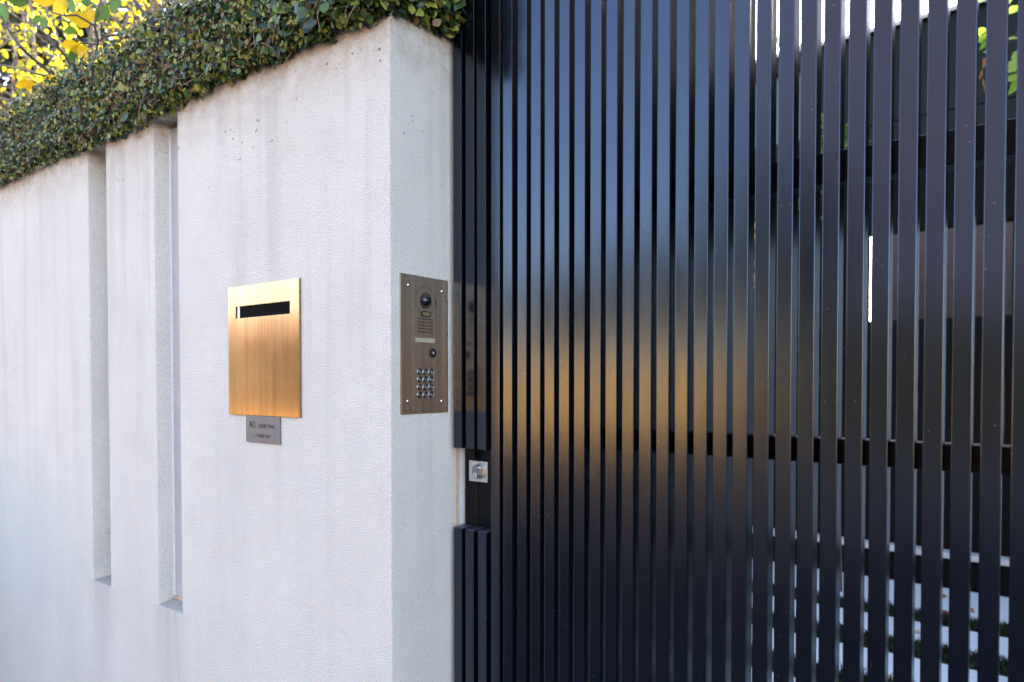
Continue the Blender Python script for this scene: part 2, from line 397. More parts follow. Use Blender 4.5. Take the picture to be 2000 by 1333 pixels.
sheet('verge', M['dry_grass'], 8, 40, -15.4, -10.664, -0.055, 0.08)
sheet('verge', M['dry_grass'], -17, -5, -15.4, -10.664, -0.055, 0.08)
sheet('yard_ground', M['soil'], -2.6, 4.2, 0.216, 4.3, -0.055, -0.028)

# ================================================================ BOUNDARY WALL
RX = [(-1.3244, -1.2035), (-0.9194, -0.7925)]
RZ0, RZ1, RD, WT, WTOP, WL = 0.7634, 2.084, 0.112, 0.2000, 2.20, -9.0
wall = thing('boundary_wall', (-1.0, 0.1, 0), 'white rendered boundary wall with two tall narrow recesses, capped by clipped ivy', 'wall')
def build_wall():
    bm = bmesh.new(); cache = {}
    def vv(x, y, z):
        k = (round(x, 5), round(y, 5), round(z, 5))
        if k not in cache: cache[k] = bm.verts.new((x, y, z))
        return cache[k]
    def q(*p): bm.faces.new([vv(*c) for c in p])
    xs = [WL, RX[0][0], RX[0][1], RX[1][0], RX[1][1], 0.0]; zs = [-0.05, RZ0, RZ1, WTOP]
    for i in range(5):
        for k in range(3):
            x0, x1, z0, z1 = xs[i], xs[i + 1], zs[k], zs[k + 1]
            if k == 1 and i in (1, 3):
                zb = z0 + 0.006   # back of the sill sits slightly higher
                q((x0, RD, zb), (x1, RD, zb), (x1, RD, z1), (x0, RD, z1))
                q((x0, 0, z0), (x0, RD, zb), (x0, RD, z1), (x0, 0, z1))
                q((x1, 0, z0), (x1, 0, z1), (x1, RD, z1), (x1, RD, zb))
                q((x0, 0, z0), (x1, 0, z0), (x1, RD, zb), (x0, RD, zb))
                q((x0, 0, z1), (x0, RD, z1), (x1, RD, z1), (x1, 0, z1))
            else: q((x0, 0, z0), (x1, 0, z0), (x1, 0, z1), (x0, 0, z1))
            q((x0, WT, z0), (x0, WT, z1), (x1, WT, z1), (x1, WT, z0))
    for k in range(3): q((0, 0, zs[k]), (0, WT, zs[k]), (0, WT, zs[k + 1]), (0, 0, zs[k + 1])); q((WL, 0, zs[k]), (WL, 0, zs[k + 1]), (WL, WT, zs[k + 1]), (WL, WT, zs[k]))
    for i in range(5):
        q((xs[i], 0, WTOP), (xs[i + 1], 0, WTOP), (xs[i + 1], WT, WTOP), (xs[i], WT, WTOP)); q((xs[i], 0, -0.05), (xs[i], WT, -0.05), (xs[i + 1], WT, -0.05), (xs[i + 1], 0, -0.05))
    bmesh.ops.recalc_face_normals(bm, faces=bm.faces)
    es = []
    for e in bm.edges:
        a, b = e.verts[0].co, e.verts[1].co
        if abs(a.y) < 1e-6 and abs(b.y) < 1e-6:
            if abs(a.x) < 1e-6 and abs(b.x) < 1e-6: es.append(e)
            elif RZ0 - 1e-4 <= min(a.z, b.z) and max(a.z, b.z) <= RZ1 + 1e-4:
                mx = (a.x + b.x) / 2; vert = abs(a.x - b.x) < 1e-6
                if vert and any(abs(a.x - t) < 1e-4 for r in RX for t in r): es.append(e)
    bmesh.ops.bevel(bm, geom=es, offset=0.004, segments=3, affect='EDGES', profile=0.5)
    o = obj('render_body', bm, M['render'], wall)
    return o
build_wall()
# light aluminium infill panels at the back of the recesses, with small frames
for x0, x1 in RX:
    d = 0.0455 if x0 > -1 else 0.105
    p = mbox('recess_panel', M['alu'], wall, x0 + 0.0005, x1 - 0.0005, d, d + 0.02, RZ0 + 0.016, RZ1 - 0.012)
    mbox('panel_frame', M['white_alu'], p, x0 + 0.0005, x0 + 0.006, d - 0.003, d - 0.0002, RZ0 + 0.018, RZ1 - 0.014)
    mbox('panel_frame', M['bare'], p, x0 + 0.0005, x1 - 0.0005, d - 0.003, d + 0.02, RZ0 + 0.008, RZ0 + 0.0155)
    bm = bmesh.new()
    pts = [(0.001, RZ0 + 0.0012), (d - 0.004, RZ0 + 0.0075), (d - 0.004, RZ0 + 0.0035), (0.001, RZ0 + 0.0002)]
    prism(bm, pts, lambda u, v, dd: (dd, u, v), x0 + 0.001, x1 - 0.001)
    obj('recess_sill', bm, M['sill'], wall)
# bare edge and pale strip where the return meets the gate post
mbox('edge_strip', M['bare'], wall, -0.03, 0.0008, 0.1905, 0.2015, 0.0, 2.15)
mbox('edge_strip', M['white_alu'], wall, -0.03, 0.0005, 0.2018, 0.225, 0.0, 2.15)

# ================================================================ LETTERBOX PLATE
MX0, MX1, MZ0, MZ1 = -0.5542, -0.2774, 1.299, 1.6025
SX0, SX1, SZ0, SZ1 = -0.5209, -0.3109, 1.5272, 1.5553
mail = thing('letterbox', (-0.416, 0, 1.30), 'brushed brass letterbox faceplate with a black posting slot set into the wall', 'letterbox')
def rect_ring_plate(name, m, parent, X0, X1, Z0, Z1, hx0, hx1, hz0, hz1, y0, y1, bev):
    bm = bmesh.new()
    def f(u, v, d): return (u, d, v)
    outer = [(X0, Z0), (X1, Z0), (X1, Z1), (X0, Z1)]; inner = [(hx0, hz0), (hx1, hz0), (hx1, hz1), (hx0, hz1)]
    ring(bm, outer, inner, f, y0, y1)
    bmesh.ops.recalc_face_normals(bm, faces=bm.faces)
    es = [e for e in bm.edges if all(abs(v.co.y - y0) < 1e-6 for v in e.verts) and len({(round(v.co.x, 4), round(v.co.z, 4)) in [(round(a, 4), round(b, 4)) for a, b in outer] for v in e.verts}) == 1]
    bmesh.ops.bevel(bm, geom=es, offset=bev, segments=2, affect='EDGES')
    return obj(name, bm, m, parent)
rect_ring_plate('faceplate', M['brass'], mail, MX0, MX1, MZ0, MZ1, SX0, SX1, SZ0, SZ1, -0.0055, -0.0003, 0.0008)
bm = bmesh.new()
box(bm, SX0 - .004, SX1 + .004, -0.0022, -0.0012, SZ0 - .004, SZ1 + .004)
obj('slot_cavity', bm, M['hole'], mail)
mbox('slot_flap_edge', M['white_alu'], mail, SX0 + 0.004, SX0 + 0.0125, -0.0034, -0.0024, SZ0 - 0.001, SZ1 + 0.001)

# ================================================================ NO JUNK MAIL SIGN
sgn = thing('mail_sign', (-0.4188, 0, 1.236), 'small grey metal sign lettered NO JUNK MAIL THANK YOU! below the brass letterbox', 'sign')
mbox('sign_plate', M['sign_steel'], sgn, -0.4851, -0.3530, -0.0042, -0.0003, 1.2360, 1.2985, bev=0.0006, seg=1)
def lettering(name, body, x0, x1, z0, z1, m, parent, y=-0.0046, place=None):
    cu = bpy.data.curves.new('t', 'FONT'); cu.body = body; cu.size = 1; cu.offset = 0.0; cu.resolution_u = 4; cu.extrude = 0.0
    to = bpy.data.objects.new('t', cu); COL.objects.link(to)
    dg = bpy.context.evaluated_depsgraph_get(); me = bpy.data.meshes.new_from_object(to.evaluated_get(dg))
    bpy.data.objects.remove(to); bpy.data.curves.remove(cu)
    co = np.array([v.co[:] for v in me.vertices]); mn, mx_ = co.min(0), co.max(0)
    bm = bmesh.new(); bm.from_mesh(me); bpy.data.meshes.remove(me)
    r = bmesh.ops.extrude_face_region(bm, geom=bm.faces[:])
    top = {v for v in r['geom'] if isinstance(v, bmesh.types.BMVert)}
    for v in bm.verts:
        u = (v.co.x - mn[0]) / (mx_[0] - mn[0]); t_ = (v.co.y - mn[1]) / (mx_[1] - mn[1])
        d = 0.0003 if v in top else 0.0
        v.co = (x0 + u * (x1 - x0), y + 0.0003 - d, z0 + t_ * (z1 - z0)) if place is None else place(x0 + u * (x1 - x0), z0 + t_ * (z1 - z0), d)
    bmesh.ops.recalc_face_normals(bm, faces=bm.faces)
    n2 = bpy.data.meshes.new(name); bm.to_mesh(n2); bm.free()
    return link(name, n2, m, parent)
lettering('lettering', 'NO', -0.4689, -0.4475, 1.2694, 1.2859, M['ink'], sgn)
lettering('lettering', 'JUNK MAIL', -0.4334, -0.3704, 1.2680, 1.2797, M['ink'], sgn)
mbox('lettering_dash', M['ink'], sgn, -0.4582, -0.4471, -0.0046, -0.0043, 1.2517, 1.2529)
lettering('lettering', 'THANK YOU !', -0.4416, -0.3859, 1.2482, 1.2565, M['ink'], sgn)

# ================================================================ INTERCOM (on the return face, x = 0)
ic = thing('intercom', (0, 0.0946, 1.31), 'bronze video intercom panel with round camera, speaker holes and keypad on the wall return', 'intercom')
IY0, IY1, IZ0, IZ1 = 0.0254, 0.1638, 1.3123, 1.5923
fx = lambda u, v, d: (d, u, v)
T = 0.0028
KY, KZ = [0.0777, 0.0940, 0.1100], [1.3977, 1.3822, 1.3667, 1.3509]
fp = mbox('faceplate', M['bronze'], ic, 0.0002, T, IY0, IY1, IZ0, IZ1, bev=0.0006, seg=2)
for y, z in ((0.0465, 1.5701), (0.1453, 1.5674), (0.0437, 1.3386), (0.1431, 1.3363)):
    bm = bmesh.new(); bmesh.ops.create_uvsphere(bm, u_segments=20, v_segments=12, radius=0.0036)
    for v in bm.verts: v.co = Vector((T + v.co.x * 0.75, y + v.co.y, z + v.co.z))
    obj('screw', bm, M['chrome'], ic, True)
# camera ring groove, bezel and dome
CY, CZ = 0.0956, 1.5435
bm = bmesh.new(); ring(bm, circle(CY, CZ, 0.0289, 56), circle(CY, CZ, 0.0282, 56), fx, T, T + 0.0002); obj('ring_groove', bm, M['ink'], ic)
lens = None
bm = bmesh.new(); ring(bm, circle(CY, CZ, 0.0160, 40), circle(CY, CZ, 0.0138, 40), fx, T, T + 0.0018); camo = obj('camera_bezel', bm, M['black'], ic)
bm = bmesh.new(); prism(bm, circle(CY, CZ, 0.0138, 40), fx, T + 0.0001, T + 0.0006); obj('camera_recess', bm, M['led'], camo)
bm = bmesh.new(); bmesh.ops.create_uvsphere(bm, u_segments=32, v_segments=20, radius=0.0118)
for v in bm.verts: v.co = Vector((T + 0.0004 + v.co.x * 0.85, CY - 0.001 + v.co.y, CZ + v.co.z))
obj('camera_lens', bm, M['lens'], ic, True)
mbox('adjust_slot', M['hole'], ic, T, T + 0.0003, 0.1257, 0.1273, 1.5345, 1.5505)
bm = bmesh.new(); prism(bm, stadium_h(0.0958, 1.5162, 0.0288, 0.0115), fx, T, T + 0.0014); ind = obj('indicator_bezel', bm, M['black'], ic)
bm = bmesh.new(); prism(bm, stadium_h(0.0962, 1.5162, 0.0222, 0.0072), fx, T + 0.0014, T + 0.0018); obj('indicator_window', bm, M['led'], ind)
bm = bmesh.new()
for i in range(7):
    for k in range(5):
        prism(bm, circle(0.0747 + 0.0401 * i / 6, 1.5058 - 0.0266 * k / 4, 0.0017, 12), fx, T, T + 0.0003)
obj('speaker_grille', bm, M['hole'], ic)
bm = bmesh.new(); ring(bm, [(0.0655, 1.4568), (0.1238, 1.4568), (0.1238, 1.4685), (0.0655, 1.4685)], [(0.0668, 1.458), (0.1225, 1.458), (0.1225, 1.4673), (0.0668, 1.4673)], fx, T, T + 0.0007)
nf = obj('name_frame', bm, M['bronze'], ic)
mbox('name_card', M['card'], nf, T, T + 0.0004, 0.0668, 0.1225, 1.458, 1.4673)
bm = bmesh.new(); ring(bm, circle(0.1156, 1.4373, 0.0098, 32), circle(0.1156, 1.4373, 0.0070, 32), fx, T, T + 0.0022); cbz = obj('call_button', bm, M['black'], ic)
bm = bmesh.new(); bmesh.ops.create_uvsphere(bm, u_segments=24, v_segments=12, radius=0.0070)
for v in bm.verts: v.co = Vector((T + 0.0010 + v.co.x * 0.25, 0.1156 + v.co.y, 1.4373 + v.co.z))
obj('button_cap', bm, M['black'], cbz, True)
# small bell mark on the call button
bm = bmesh.new()
prism(bm, [(0.1124, 1.4360), (0.1188, 1.4360), (0.1172, 1.4376), (0.1166, 1.4398), (0.1156, 1.4404), (0.1146, 1.4398), (0.1140, 1.4376)], fx, T + 0.0027, T + 0.0031)
prism(bm, circle(0.1156, 1.4349, 0.0009, 10), fx, T + 0.0027, T + 0.0031)
obj('bell_mark', bm, M['legend'], cbz)
bm = bmesh.new()
for y in (0.084, 0.1043): prism(bm, circle(y, 1.4098, 0.0013, 12), fx, T, T + 0.0003)
obj('status_hole', bm, M['hole'], ic)
keys = ['1', '2', '3', '4', '5', '6', '7', '8', '9', '*', '0', '#']
for r_ in range(4):
    for c_ in range(3):
        y, z = KY[c_], KZ[r_]
        bm = bmesh.new(); ring(bm, circle(y, z, 0.0070, 28), circle(y, z, 0.0060, 28), fx, T, T + 0.0020)
        es = [e for e in bm.edges if all(abs(v.co.x - (T + 0.0020)) < 1e-6 for v in e.verts)]
        bmesh.ops.bevel(bm, geom=es, offset=0.0003, segments=1, affect='EDGES')
        k = obj('key', bm, M['key_ring'], ic)
        bm = bmesh.new(); prism(bm, circle(y, z, 0.0060, 28), fx, T + 0.0001, T + 0.0009); obj('key_cap', bm, M['black'], k)
        ch = keys[r_ * 3 + c_]
        hw = 0.0016 if ch != '1' else 0.0009
        lettering('key_legend', ch, y - hw, y + hw, z - (0.0026 if ch not in '*' else 0.0014), z + (0.0026 if ch not in '*' else 0.0014), M['legend'], k, place=lambda u, v, d: (T + 0.0010 + d, u, v))

# ================================================================ GATE
GY, P0, PX, SW, SD = 0.1701, 0.012, 0.033516, 0.0236, 0.0318
GT, GB = 2.62, 0.05
NS = 62
OPZ0, OPZ1 = 1.0665, 1.2363
gate = thing('slatted_gate', (1.05, GY + 0.02, 0.0), 'glossy navy black gate of close vertical slats with a lock opening at one end', 'gate')
def slat(x, z0, z1):
    bm = bmesh.new(); box(bm, -SW / 2, SW / 2, -SD / 2, SD / 2, z0, z1, bev=0.0012, seg=2); bm.normal_update()
    for f in bm.faces:
        if abs(f.normal.x) > 0.9: f.material_index = 1
    o = obj('slat', bm, M['slat'], gate); o.data.materials.append(M['slat_side']); return set_slat(o, x)
def set_slat(o, x):
    o.location = (x + SW / 2, GY + SD / 2, 0); o.rotation_euler = (random.gauss(0, R(.05)), 0, random.gauss(0, R(.22))); return o
proto = None
for i in range(NS):
    x = P0 + PX * i
    if i < 3:
        slat(x, OPZ1, GT); q_ = slat(x, GB, OPZ0 - 0.0035)
        c_ = mbox('slat_lit_top', M['cap'], q_, x, x + SW, GY, GY + SD + 0.008, OPZ0 - 0.0034, OPZ0, bev=0.0014, seg=2); c_.matrix_parent_inverse = Matrix.Translation(-Vector(q_.location))
    elif proto is None: proto = slat(x, GB, GT)
    else:
        o = proto.copy(); COL.objects.link(o); set_slat(o, x)
XE = P0 + PX * NS
RY = GY + SD + 0.0012
for z0, z1 in ((1.6828, 1.7308), (1.2520, 1.2904), (0.10, 0.16), (2.52, 2.58)):
    mbox('rail', M['dark_metal'], gate, 0.128, XE, RY, RY + 0.040, z0, z1, bev=0.0015, seg=1)
mbox('stile', M['dark_metal'], gate, 0.0443, 0.1272, RY + 0.009, RY + 0.059, GB, GT, bev=0.0015, seg=1)
jp = mbox('jamb_post', M['dark_metal'], gate, 0.0064, 0.0412, RY + 0.010, RY + 0.060, 0.0, GT, bev=0.0015, seg=1)
# lock
lk = mbox('lock_plate', M['steel'], gate, 0.0306, 0.0818, RY - 0.004, RY + 0.0085, 1.1635, 1.2080, bev=0.0008, seg=2)
fy = lambda u, v, d: (u, d, v)
LX, LZ = 0.0615, 1.1868
bm = bmesh.new(); prism(bm, stadium_h(LX + 0.001, LZ, 0.0215, 0.0345), fy, RY - 0.0075, RY - 0.0041)
bmesh.ops.bevel(bm, geom=[e for e in bm.edges if all(abs(v.co.y - (RY - 0.0075)) < 1e-6 for v in e.verts)], offset=0.0012, segments=3, affect='EDGES'); obj('lock_collar', bm, M['lock_steel'], lk)
bm = bmesh.new(); prism(bm, stadium_h(LX, LZ, 0.0165, 0.0300), fy, RY - 0.0205, RY - 0.0076)
bmesh.ops.bevel(bm, geom=[e for e in bm.edges if all(abs(v.co.y - (RY - 0.0205)) < 1e-6 for v in e.verts)], offset=0.0010, segments=3, affect='EDGES'); cyl = obj('lock_cylinder', bm, M['lock_dark'], lk)
bm = bmesh.new(); prism(bm, circle(LX, LZ - 0.0065, 0.0058, 28), fy, RY - 0.0213, RY - 0.0206); obj('key_barrel', bm, M['chrome'], lk)
bm = bmesh.new(); ring(bm, circle(LX, LZ - 0.0065, 0.0064, 28), circle(LX, LZ - 0.0065, 0.0059, 28), fy, RY - 0.0209, RY - 0.0206); obj('barrel_rim', bm, M['ink'], lk)
bm = bmesh.new(); prism(bm, [(LX - .0006, LZ - .0035), (LX + .0006, LZ - .0035), (LX + .0007, LZ - .0062), (LX + .0013, LZ - .0075), (LX + .0004, LZ - .0085), (LX + .0006, LZ - .0108), (LX - .0006, LZ - .0108), (LX - .0003, LZ - .0082), (LX - .0012, LZ - .0072)], fy, RY - 0.0216, RY - 0.0213); obj('keyhole', bm, M['hole'], lk)
mbox('latch_bracket', M['dark_metal'], gate, 0.0385, 0.0455, RY - 0.003, RY + 0.0085, 1.2090, 1.2340)

# ================================================================ IVY ON THE WALL
ivy = thing('ivy_hedge', (-1.5, 0.08, 2.2), 'clipped creeping ivy with small dark green leaves along the top of the white wall', 'ivy')
IX0, IX1 = -5.0, 0.02
def under(x): return 2.090 + 0.004 * math.sin(x * 41) + 0.003 * math.sin(x * 97 + 2) + 0.006 * math.sin(x * 7.1) + 0.010 * math.sin(x * 2.3 + 1) - 0.012 * max(0, 1 + x / 0.25) * (1 if x > -0.25 else 0)
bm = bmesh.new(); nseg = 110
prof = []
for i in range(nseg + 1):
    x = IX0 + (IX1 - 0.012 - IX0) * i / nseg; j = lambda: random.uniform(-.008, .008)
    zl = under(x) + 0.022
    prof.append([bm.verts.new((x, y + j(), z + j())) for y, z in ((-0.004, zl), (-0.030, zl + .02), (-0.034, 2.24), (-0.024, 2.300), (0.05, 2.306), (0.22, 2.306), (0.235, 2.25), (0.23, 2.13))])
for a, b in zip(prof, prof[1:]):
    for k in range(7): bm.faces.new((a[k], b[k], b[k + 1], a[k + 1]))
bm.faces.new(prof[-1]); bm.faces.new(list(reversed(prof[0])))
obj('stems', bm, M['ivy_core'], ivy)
def ivy_points(n, big=False):
    P = np.empty((n, 3)); Nn = np.empty((n, 3))
    x = IX1 - (IX1 - IX0) * rng.random(n) ** 1.35
    u = rng.random(n)
    for i in range(n):
        xx = x[i]; zl = under(xx)
        if u[i] < 0.62:      # front
            z = zl + (2.325 - zl) * rng.random(); d = rng.normal(0, 0.008)
            rl = min(1, (z - zl) / 0.03)
            P[i] = (xx, -0.010 - 0.030 * rl + d, z); Nn[i] = (0.1, -1, 0.25)
        elif u[i] < 0.70:    # lower fringe
            P[i] = (xx, rng.uniform(-0.035, -0.004), zl + rng.normal(0.008, 0.007)); Nn[i] = (0, -0.8, -0.3)
        elif u[i] < 0.95:   # top
            P[i] = (xx, rng.uniform(-0.03, 0.23), 2.318 + rng.normal(0, 0.009)); Nn[i] = (0, -0.35, 1)
        else:
            P[i] = (xx, 0.235 + rng.normal(0, 0.01), rng.uniform(2.12, 2.32)); Nn[i] = (0, 1, 0.2)
    return P, Nn
n = 34000
P, Nn = ivy_points(n)
up = np.tile(np.array([0.0, -0.1, 0.35]), (n, 1)) + rnd(n) * 0.9
sz = (rng.gamma(9, 0.0013, n) * np.interp(P[:, 0], [-2.2, -0.3], [0.88, 1.12])).clip(0.007, 0.026)
leaves('foliage', P, Nn + rnd(n) * 0.55, up, sz, M['ivy'], ivy, 1.05)
# end cap over the wall return
n = 1300
P = np.column_stack([0.026 + rng.normal(0, 0.008, n), rng.uniform(-0.03, 0.20, n), np.zeros(n)])
P[:, 2] = 2.335 - (2.335 - (2.085 + 0.13 * (P[:, 1].clip(0) ))) * rng.random(n)
P[:, 0] -= 0.024 * np.clip(1 - (P[:, 2] - 2.09) / 0.03, 0, 1)
leaves('foliage', P, np.tile([1.0, -0.2, 0.2], (n, 1)) + rnd(n) * 0.6, np.tile([0, 0, 0.3], (n, 1)) + rnd(n), rng.uniform(0.011, 0.026, n), M['ivy'], ivy)
# larger, looser leaves towards the corner
n = 230
xs = 0.03 - rng.gamma(1.3, 0.16, n)
P = np.column_stack([xs, -0.042 + rng.normal(0, 0.012, n), np.array([under(x) for x in xs]) + 0.012 + rng.random(n) ** 1.3 * 0.22])
leaves('foliage', P, np.tile([0.25, -1.0, 0.35], (n, 1)) + rnd(n) * 0.5, np.tile([0, 0, -0.4], (n, 1)) + rnd(n), rng.uniform(0.024, 0.043, n), M['ivy_big'], ivy)
n = 60
P = np.column_stack([0.034 + rng.normal(0, 0.01, n), rng.uniform(-0.03, 0.17, n), 2.33 - 0.20 * rng.random(n)])
leaves('foliage', P, np.tile([1.0, -0.3, 0.35], (n, 1)) + rnd(n) * 0.5, np.tile([0, 0, -0.4], (n, 1)) + rnd(n), rng.uniform(0.022, 0.040, n), M['ivy_big'], ivy)
# short shoots hanging below the clipped edge
P, U = [], []
for i in range(34):
    x = 0.0 - 2.4 * random.random(); z = under(x) + 0.004; dx = random.gauss(0, .008)
    for k in range(random.randint(1, 3)):
        P.append((x + dx * k + random.gauss(0, .004), -0.012 - .004 * k, z - .010 * k)); U.append((random.gauss(0, .6), -.2, -1))
P = np.array(P); leaves('foliage', P, np.tile([0.2, -1.0, 0.3], (len(P), 1)) + rnd(len(P)) * .4, np.array(U), rng.uniform(.010, .019, len(P)), M['ivy'], ivy)
# dry brown twigs showing between the leaves
bm = bmesh.new()
for i in range(900):
    x = 0.02 - 3.2 * random.random() ** 1.2
    z = random.uniform(under(x) + 0.01, 2.33); p = Vector((x, -0.040 + random.gauss(0, 0.007), z))
    d = Vector((random.gauss(0, 1), random.gauss(0, 0.35), random.gauss(0, 0.8))).normalized() * random.uniform(0.02, 0.055)
    tube(bm, [p, p + d * 0.5 + Vector((0, -0.004, random.uniform(-.006, .006))), p + d], [0.0012, 0.0010, 0.0006], 4)
for i in range(26):      # withered stubs under the edge
    x = -0.02 - 1.9 * random.random(); p = Vector((x, -0.012, under(x) + 0.012))
    tube(bm, [p, p + Vector((random.gauss(0, .008), -0.004, -0.014)), p + Vector((random.gauss(0, .014), -0.006, -0.028))], [0.0012, 0.001, 0.0006], 4)
obj('twigs', bm, M['twig'], ivy)
bm = bmesh.new()

# ================================================================ TREES BEHIND THE WALL (left)
def limb_path(p, d, length, n=7, wob=0.12, droop=0.0):
    pts = [Vector(p)]; d = Vector(d).normalized()
    for i in range(n):
        d = (d + Vector((random.gauss(0, wob), random.gauss(0, wob), random.gauss(0, wob) - droop))).normalized()
        pts.append(pts[-1] + d * (length / n))
    return pts
# shrub near the wall: thin dark branches and large yellow and green leaves
sb = thing('leafy_shrub', (-2.95, 0.75, 0), 'open shrub with large yellow and green leaves on thin dark branches rising behind the ivy', 'shrub')
bm = bmesh.new()
def pxpath(pts, dep, r0, r1, n=5):
    P = [at(x, y, dep + dd) for x, y, dd in pts]
    tube(bm, P, [r0 + (r1 - r0) * i / (len(P) - 1) for i in range(len(P))], n)
D0 = 2.55
pxpath([(118, 160, .15), (70, 120, .1), (40, 92, 0), (18, 62, 0), (2, 32, .05)], D0, .006, .0035)
pxpath([(118, 160, .15), (98, 151, .1), (60, 142, .05)], D0, .005, .003)
pxpath([(146, 142, .2), (130, 112, .1), (108, 88, 0), (86, 64, 0), (60, 42, .1)], D0, .006, .0035)
pxpath([(187, 105, .1), (192, 80, 0), (184, 50, -.05), (193, 25, -.05), (198, -10, 0)], D0, .005, .0035)
pxpath([(184, 50, -.05), (150, 30, -.1), (125, 31, -.1), (100, 24, 0)], D0, .004, .0025)
pxpath([(262, 55, .1), (232, 68, .1), (205, 72, .1), (180, 90, .1), (140, 96, .1)], D0 + .2, .006, .003)
pxpath([(340, -5, .1), (300, 35, .1), (262, 55, .1)], D0 + .2, .007, .005)
pxpath([(300, 48, .1), (282, 28, .1), (258, -6, .1)], D0 + .2, .009, .008)
pxpath([(230, 90, .1), (205, 88, .05), (150, 85, 0)], D0 + .1, .004, .002)
stem = at(120, 165, D0 + .2)
tube(bm, [(stem.x - .3, stem.y + .25, 0), (stem.x - .22, stem.y + .2, 1.0), (stem.x - .05, stem.y + .06, 1.9), stem, at(118, 160, D0 + .15)], [.02, .018, .012, .007, .006], 7)
s2 = at(300, 60, D0 + .35); tube(bm, [(s2.x - .2, s2.y + .3, 0), (s2.x - .1, s2.y + .2, 1.2), s2, at(300, 48, D0 + .3)], [.02, .016, .010, .009], 7)
obj('branches', bm, M['dark_bark'], sb)
def placed(lst, m):
    P, Nn, U, Z = [], [], [], []
    for px, py, dd, length, ang, tilt in lst:
        dep = D0 + dd; P.append(at(px, py, dep))
        u = _rt * math.cos(R(ang)) + _U * math.sin(R(ang)); U.append(u)
        side = _rt * -math.sin(R(ang)) + _U * math.cos(R(ang))
        Nn.append(-_F * math.cos(R(tilt)) + side * math.sin(R(tilt))); Z.append(length * dep / 1347.35)
    leaves('foliage', np.array(P), np.array(Nn), np.array(U), np.array(Z), m, sb, .80)
placed([(158, 38, -.05, 52, 172, 38), (138, 88, -.02, 36, 185, 45), (162, 112, -.02, 30, 262, 20), (100, 160, 0, 40, 215, 30), (52, 166, .02, 40, 190, 45), (155, 96, 0, 36, 195, 60),
        (118, 12, .0, 44, 240, 25), (85, -2, .05, 48, 180, 35), (172, 20, 0, 30, 60, 40), (92, 176, .05, 26, 280, 30), (178, 30, .05, 30, 250, 30)], M['amber_leaf'])
placed([(87, 45, -.02, 26, 255, 20), (73, 38, 0, 22, 235, 40), (200, 25, .05, 40, 230, 35), (205, 28, .1, 30, 300, 30), (145, 106, .02, 32, 230, 50), (142, 10, .02, 42, 110, 30), (5, 22, .05, 40, 285, 20),
        (172, 8, .1, 34, 330, 30), (285, 52, .2, 30, 225, 30), (36, 2, .05, 38, 180, 40), (180, 78, .1, 18, 320, 40), (138, 60, .1, 26, 190, 40), (225, 6, .2, 36, 250, 30)], M['green_leaf'])
# backdrop of slender yellow-leaved trees
def leafy_tree(name, base, height, label, leafmat, barkmat, nleaf, lsize, spread, zmin, group=None, nl=9, stems=3, cat='tree', r0=.045, lean=.16):
    random.seed(int(abs(base[0]) * 100 + height * 10)); root = thing(name, base, label, cat, group)
    bm = bmesh.new(); tips = []
    for s in range(stems):
        d = Vector((random.gauss(0, lean), random.gauss(0, lean * .75), 1))
        tr = limb_path((base[0] + random.gauss(0, .06), base[1] + random.gauss(0, .06), base[2] - .05), d, height, 10, .06 if lean > .05 else .02)
        tube(bm, tr, [r0 * (1 - .85 * i / 10) for i in range(11)], 7)
        for k in range(nl):
            i = random.randint(3, 9); a = random.uniform(0, 6.28)
            lb = limb_path(tr[i], (math.cos(a), math.sin(a), random.uniform(.1, .9)), spread * random.uniform(.5, 1.1), 6, .16)
            tube(bm, lb, [r0 * .36 * (1 - .8 * q / 6) for q in range(7)], 5)
            tips += lb[2:]
            for _ in range(2):
                j = random.randint(2, 5); a2 = random.uniform(0, 6.28)
                lb2 = limb_path(lb[j], (math.cos(a2), math.sin(a2), random.uniform(-.4, .6)), spread * .45, 5, .2)
                tube(bm, lb2, [r0 * .14 * (1 - .7 * q / 5) for q in range(6)], 4); tips += lb2[1:]
    obj('trunk', bm, barkmat, root)
    tp = np.array([t[:] for t in tips]); tp = tp[tp[:, 2] > min(zmin, tp[:, 2].max() - .5)]
    idx = rng.integers(0, len(tp), nleaf)
    P = tp[idx] + rnd(nleaf) * (lsize * 1.1)
    leaves('crown', P, rnd(nleaf) + np.array([0, 0, .4]), rnd(nleaf) * .7 + np.array([0, 0, -.7]), rng.uniform(.6, 1.25, nleaf) * lsize, leafmat, root, 1.0)
    return root
leafy_tree('yellow_tree', (-4.6, 1.35, 0), 4.6, 'slender autumn tree full of small lemon yellow leaves just behind the shrub', M['yellow_leaf'], M['bark'], 4200, .042, 1.15, 2.2, nl=9, stems=4, r0=.035)
leafy_tree('yellow_tree', (-6.6, 2.0, 0), 5.6, 'thinner yellow leaved tree with pale grey stems, farther back than the lemon one', M['yellow_leaf'], M['bark'], 3200, .05, 1.3, 2.4, nl=10, stems=5, r0=.05)
leafy_tree('bare_tree', (-4.1, 2.2, 0), 5.0, 'nearly bare tree with pale twigs and a few amber leaves among the yellow trees', M['amber_leaf'], M['bark'], 60, .05, 1.2, 2.4, nl=12, stems=4, r0=.035)
leafy_tree('bare_tree', (-8.2, 2.4, 0), 6.5, 'grey leafless tree with dense fine twigs in front of the dark evergreen', M['fallen'], M['bark'], 500, .05, 1.6, 2.4, nl=18, stems=5, r0=.05)
ev = thing('evergreen_tree', (-11.5, 4.0, 0), 'dark dense evergreen tree at the very back beyond the yellow leaves', 'tree')
bm = bmesh.new(); tube(bm, limb_path((-11.5, 4.0, -.05), (0, 0, 1), 7, 8, .04), [.22 * (1 - .09 * i) for i in range(9)], 9); obj('trunk', bm, M['bark'], ev)
n = 16000
c = rnd(n); c /= np.linalg.norm(c, axis=1, keepdims=True)
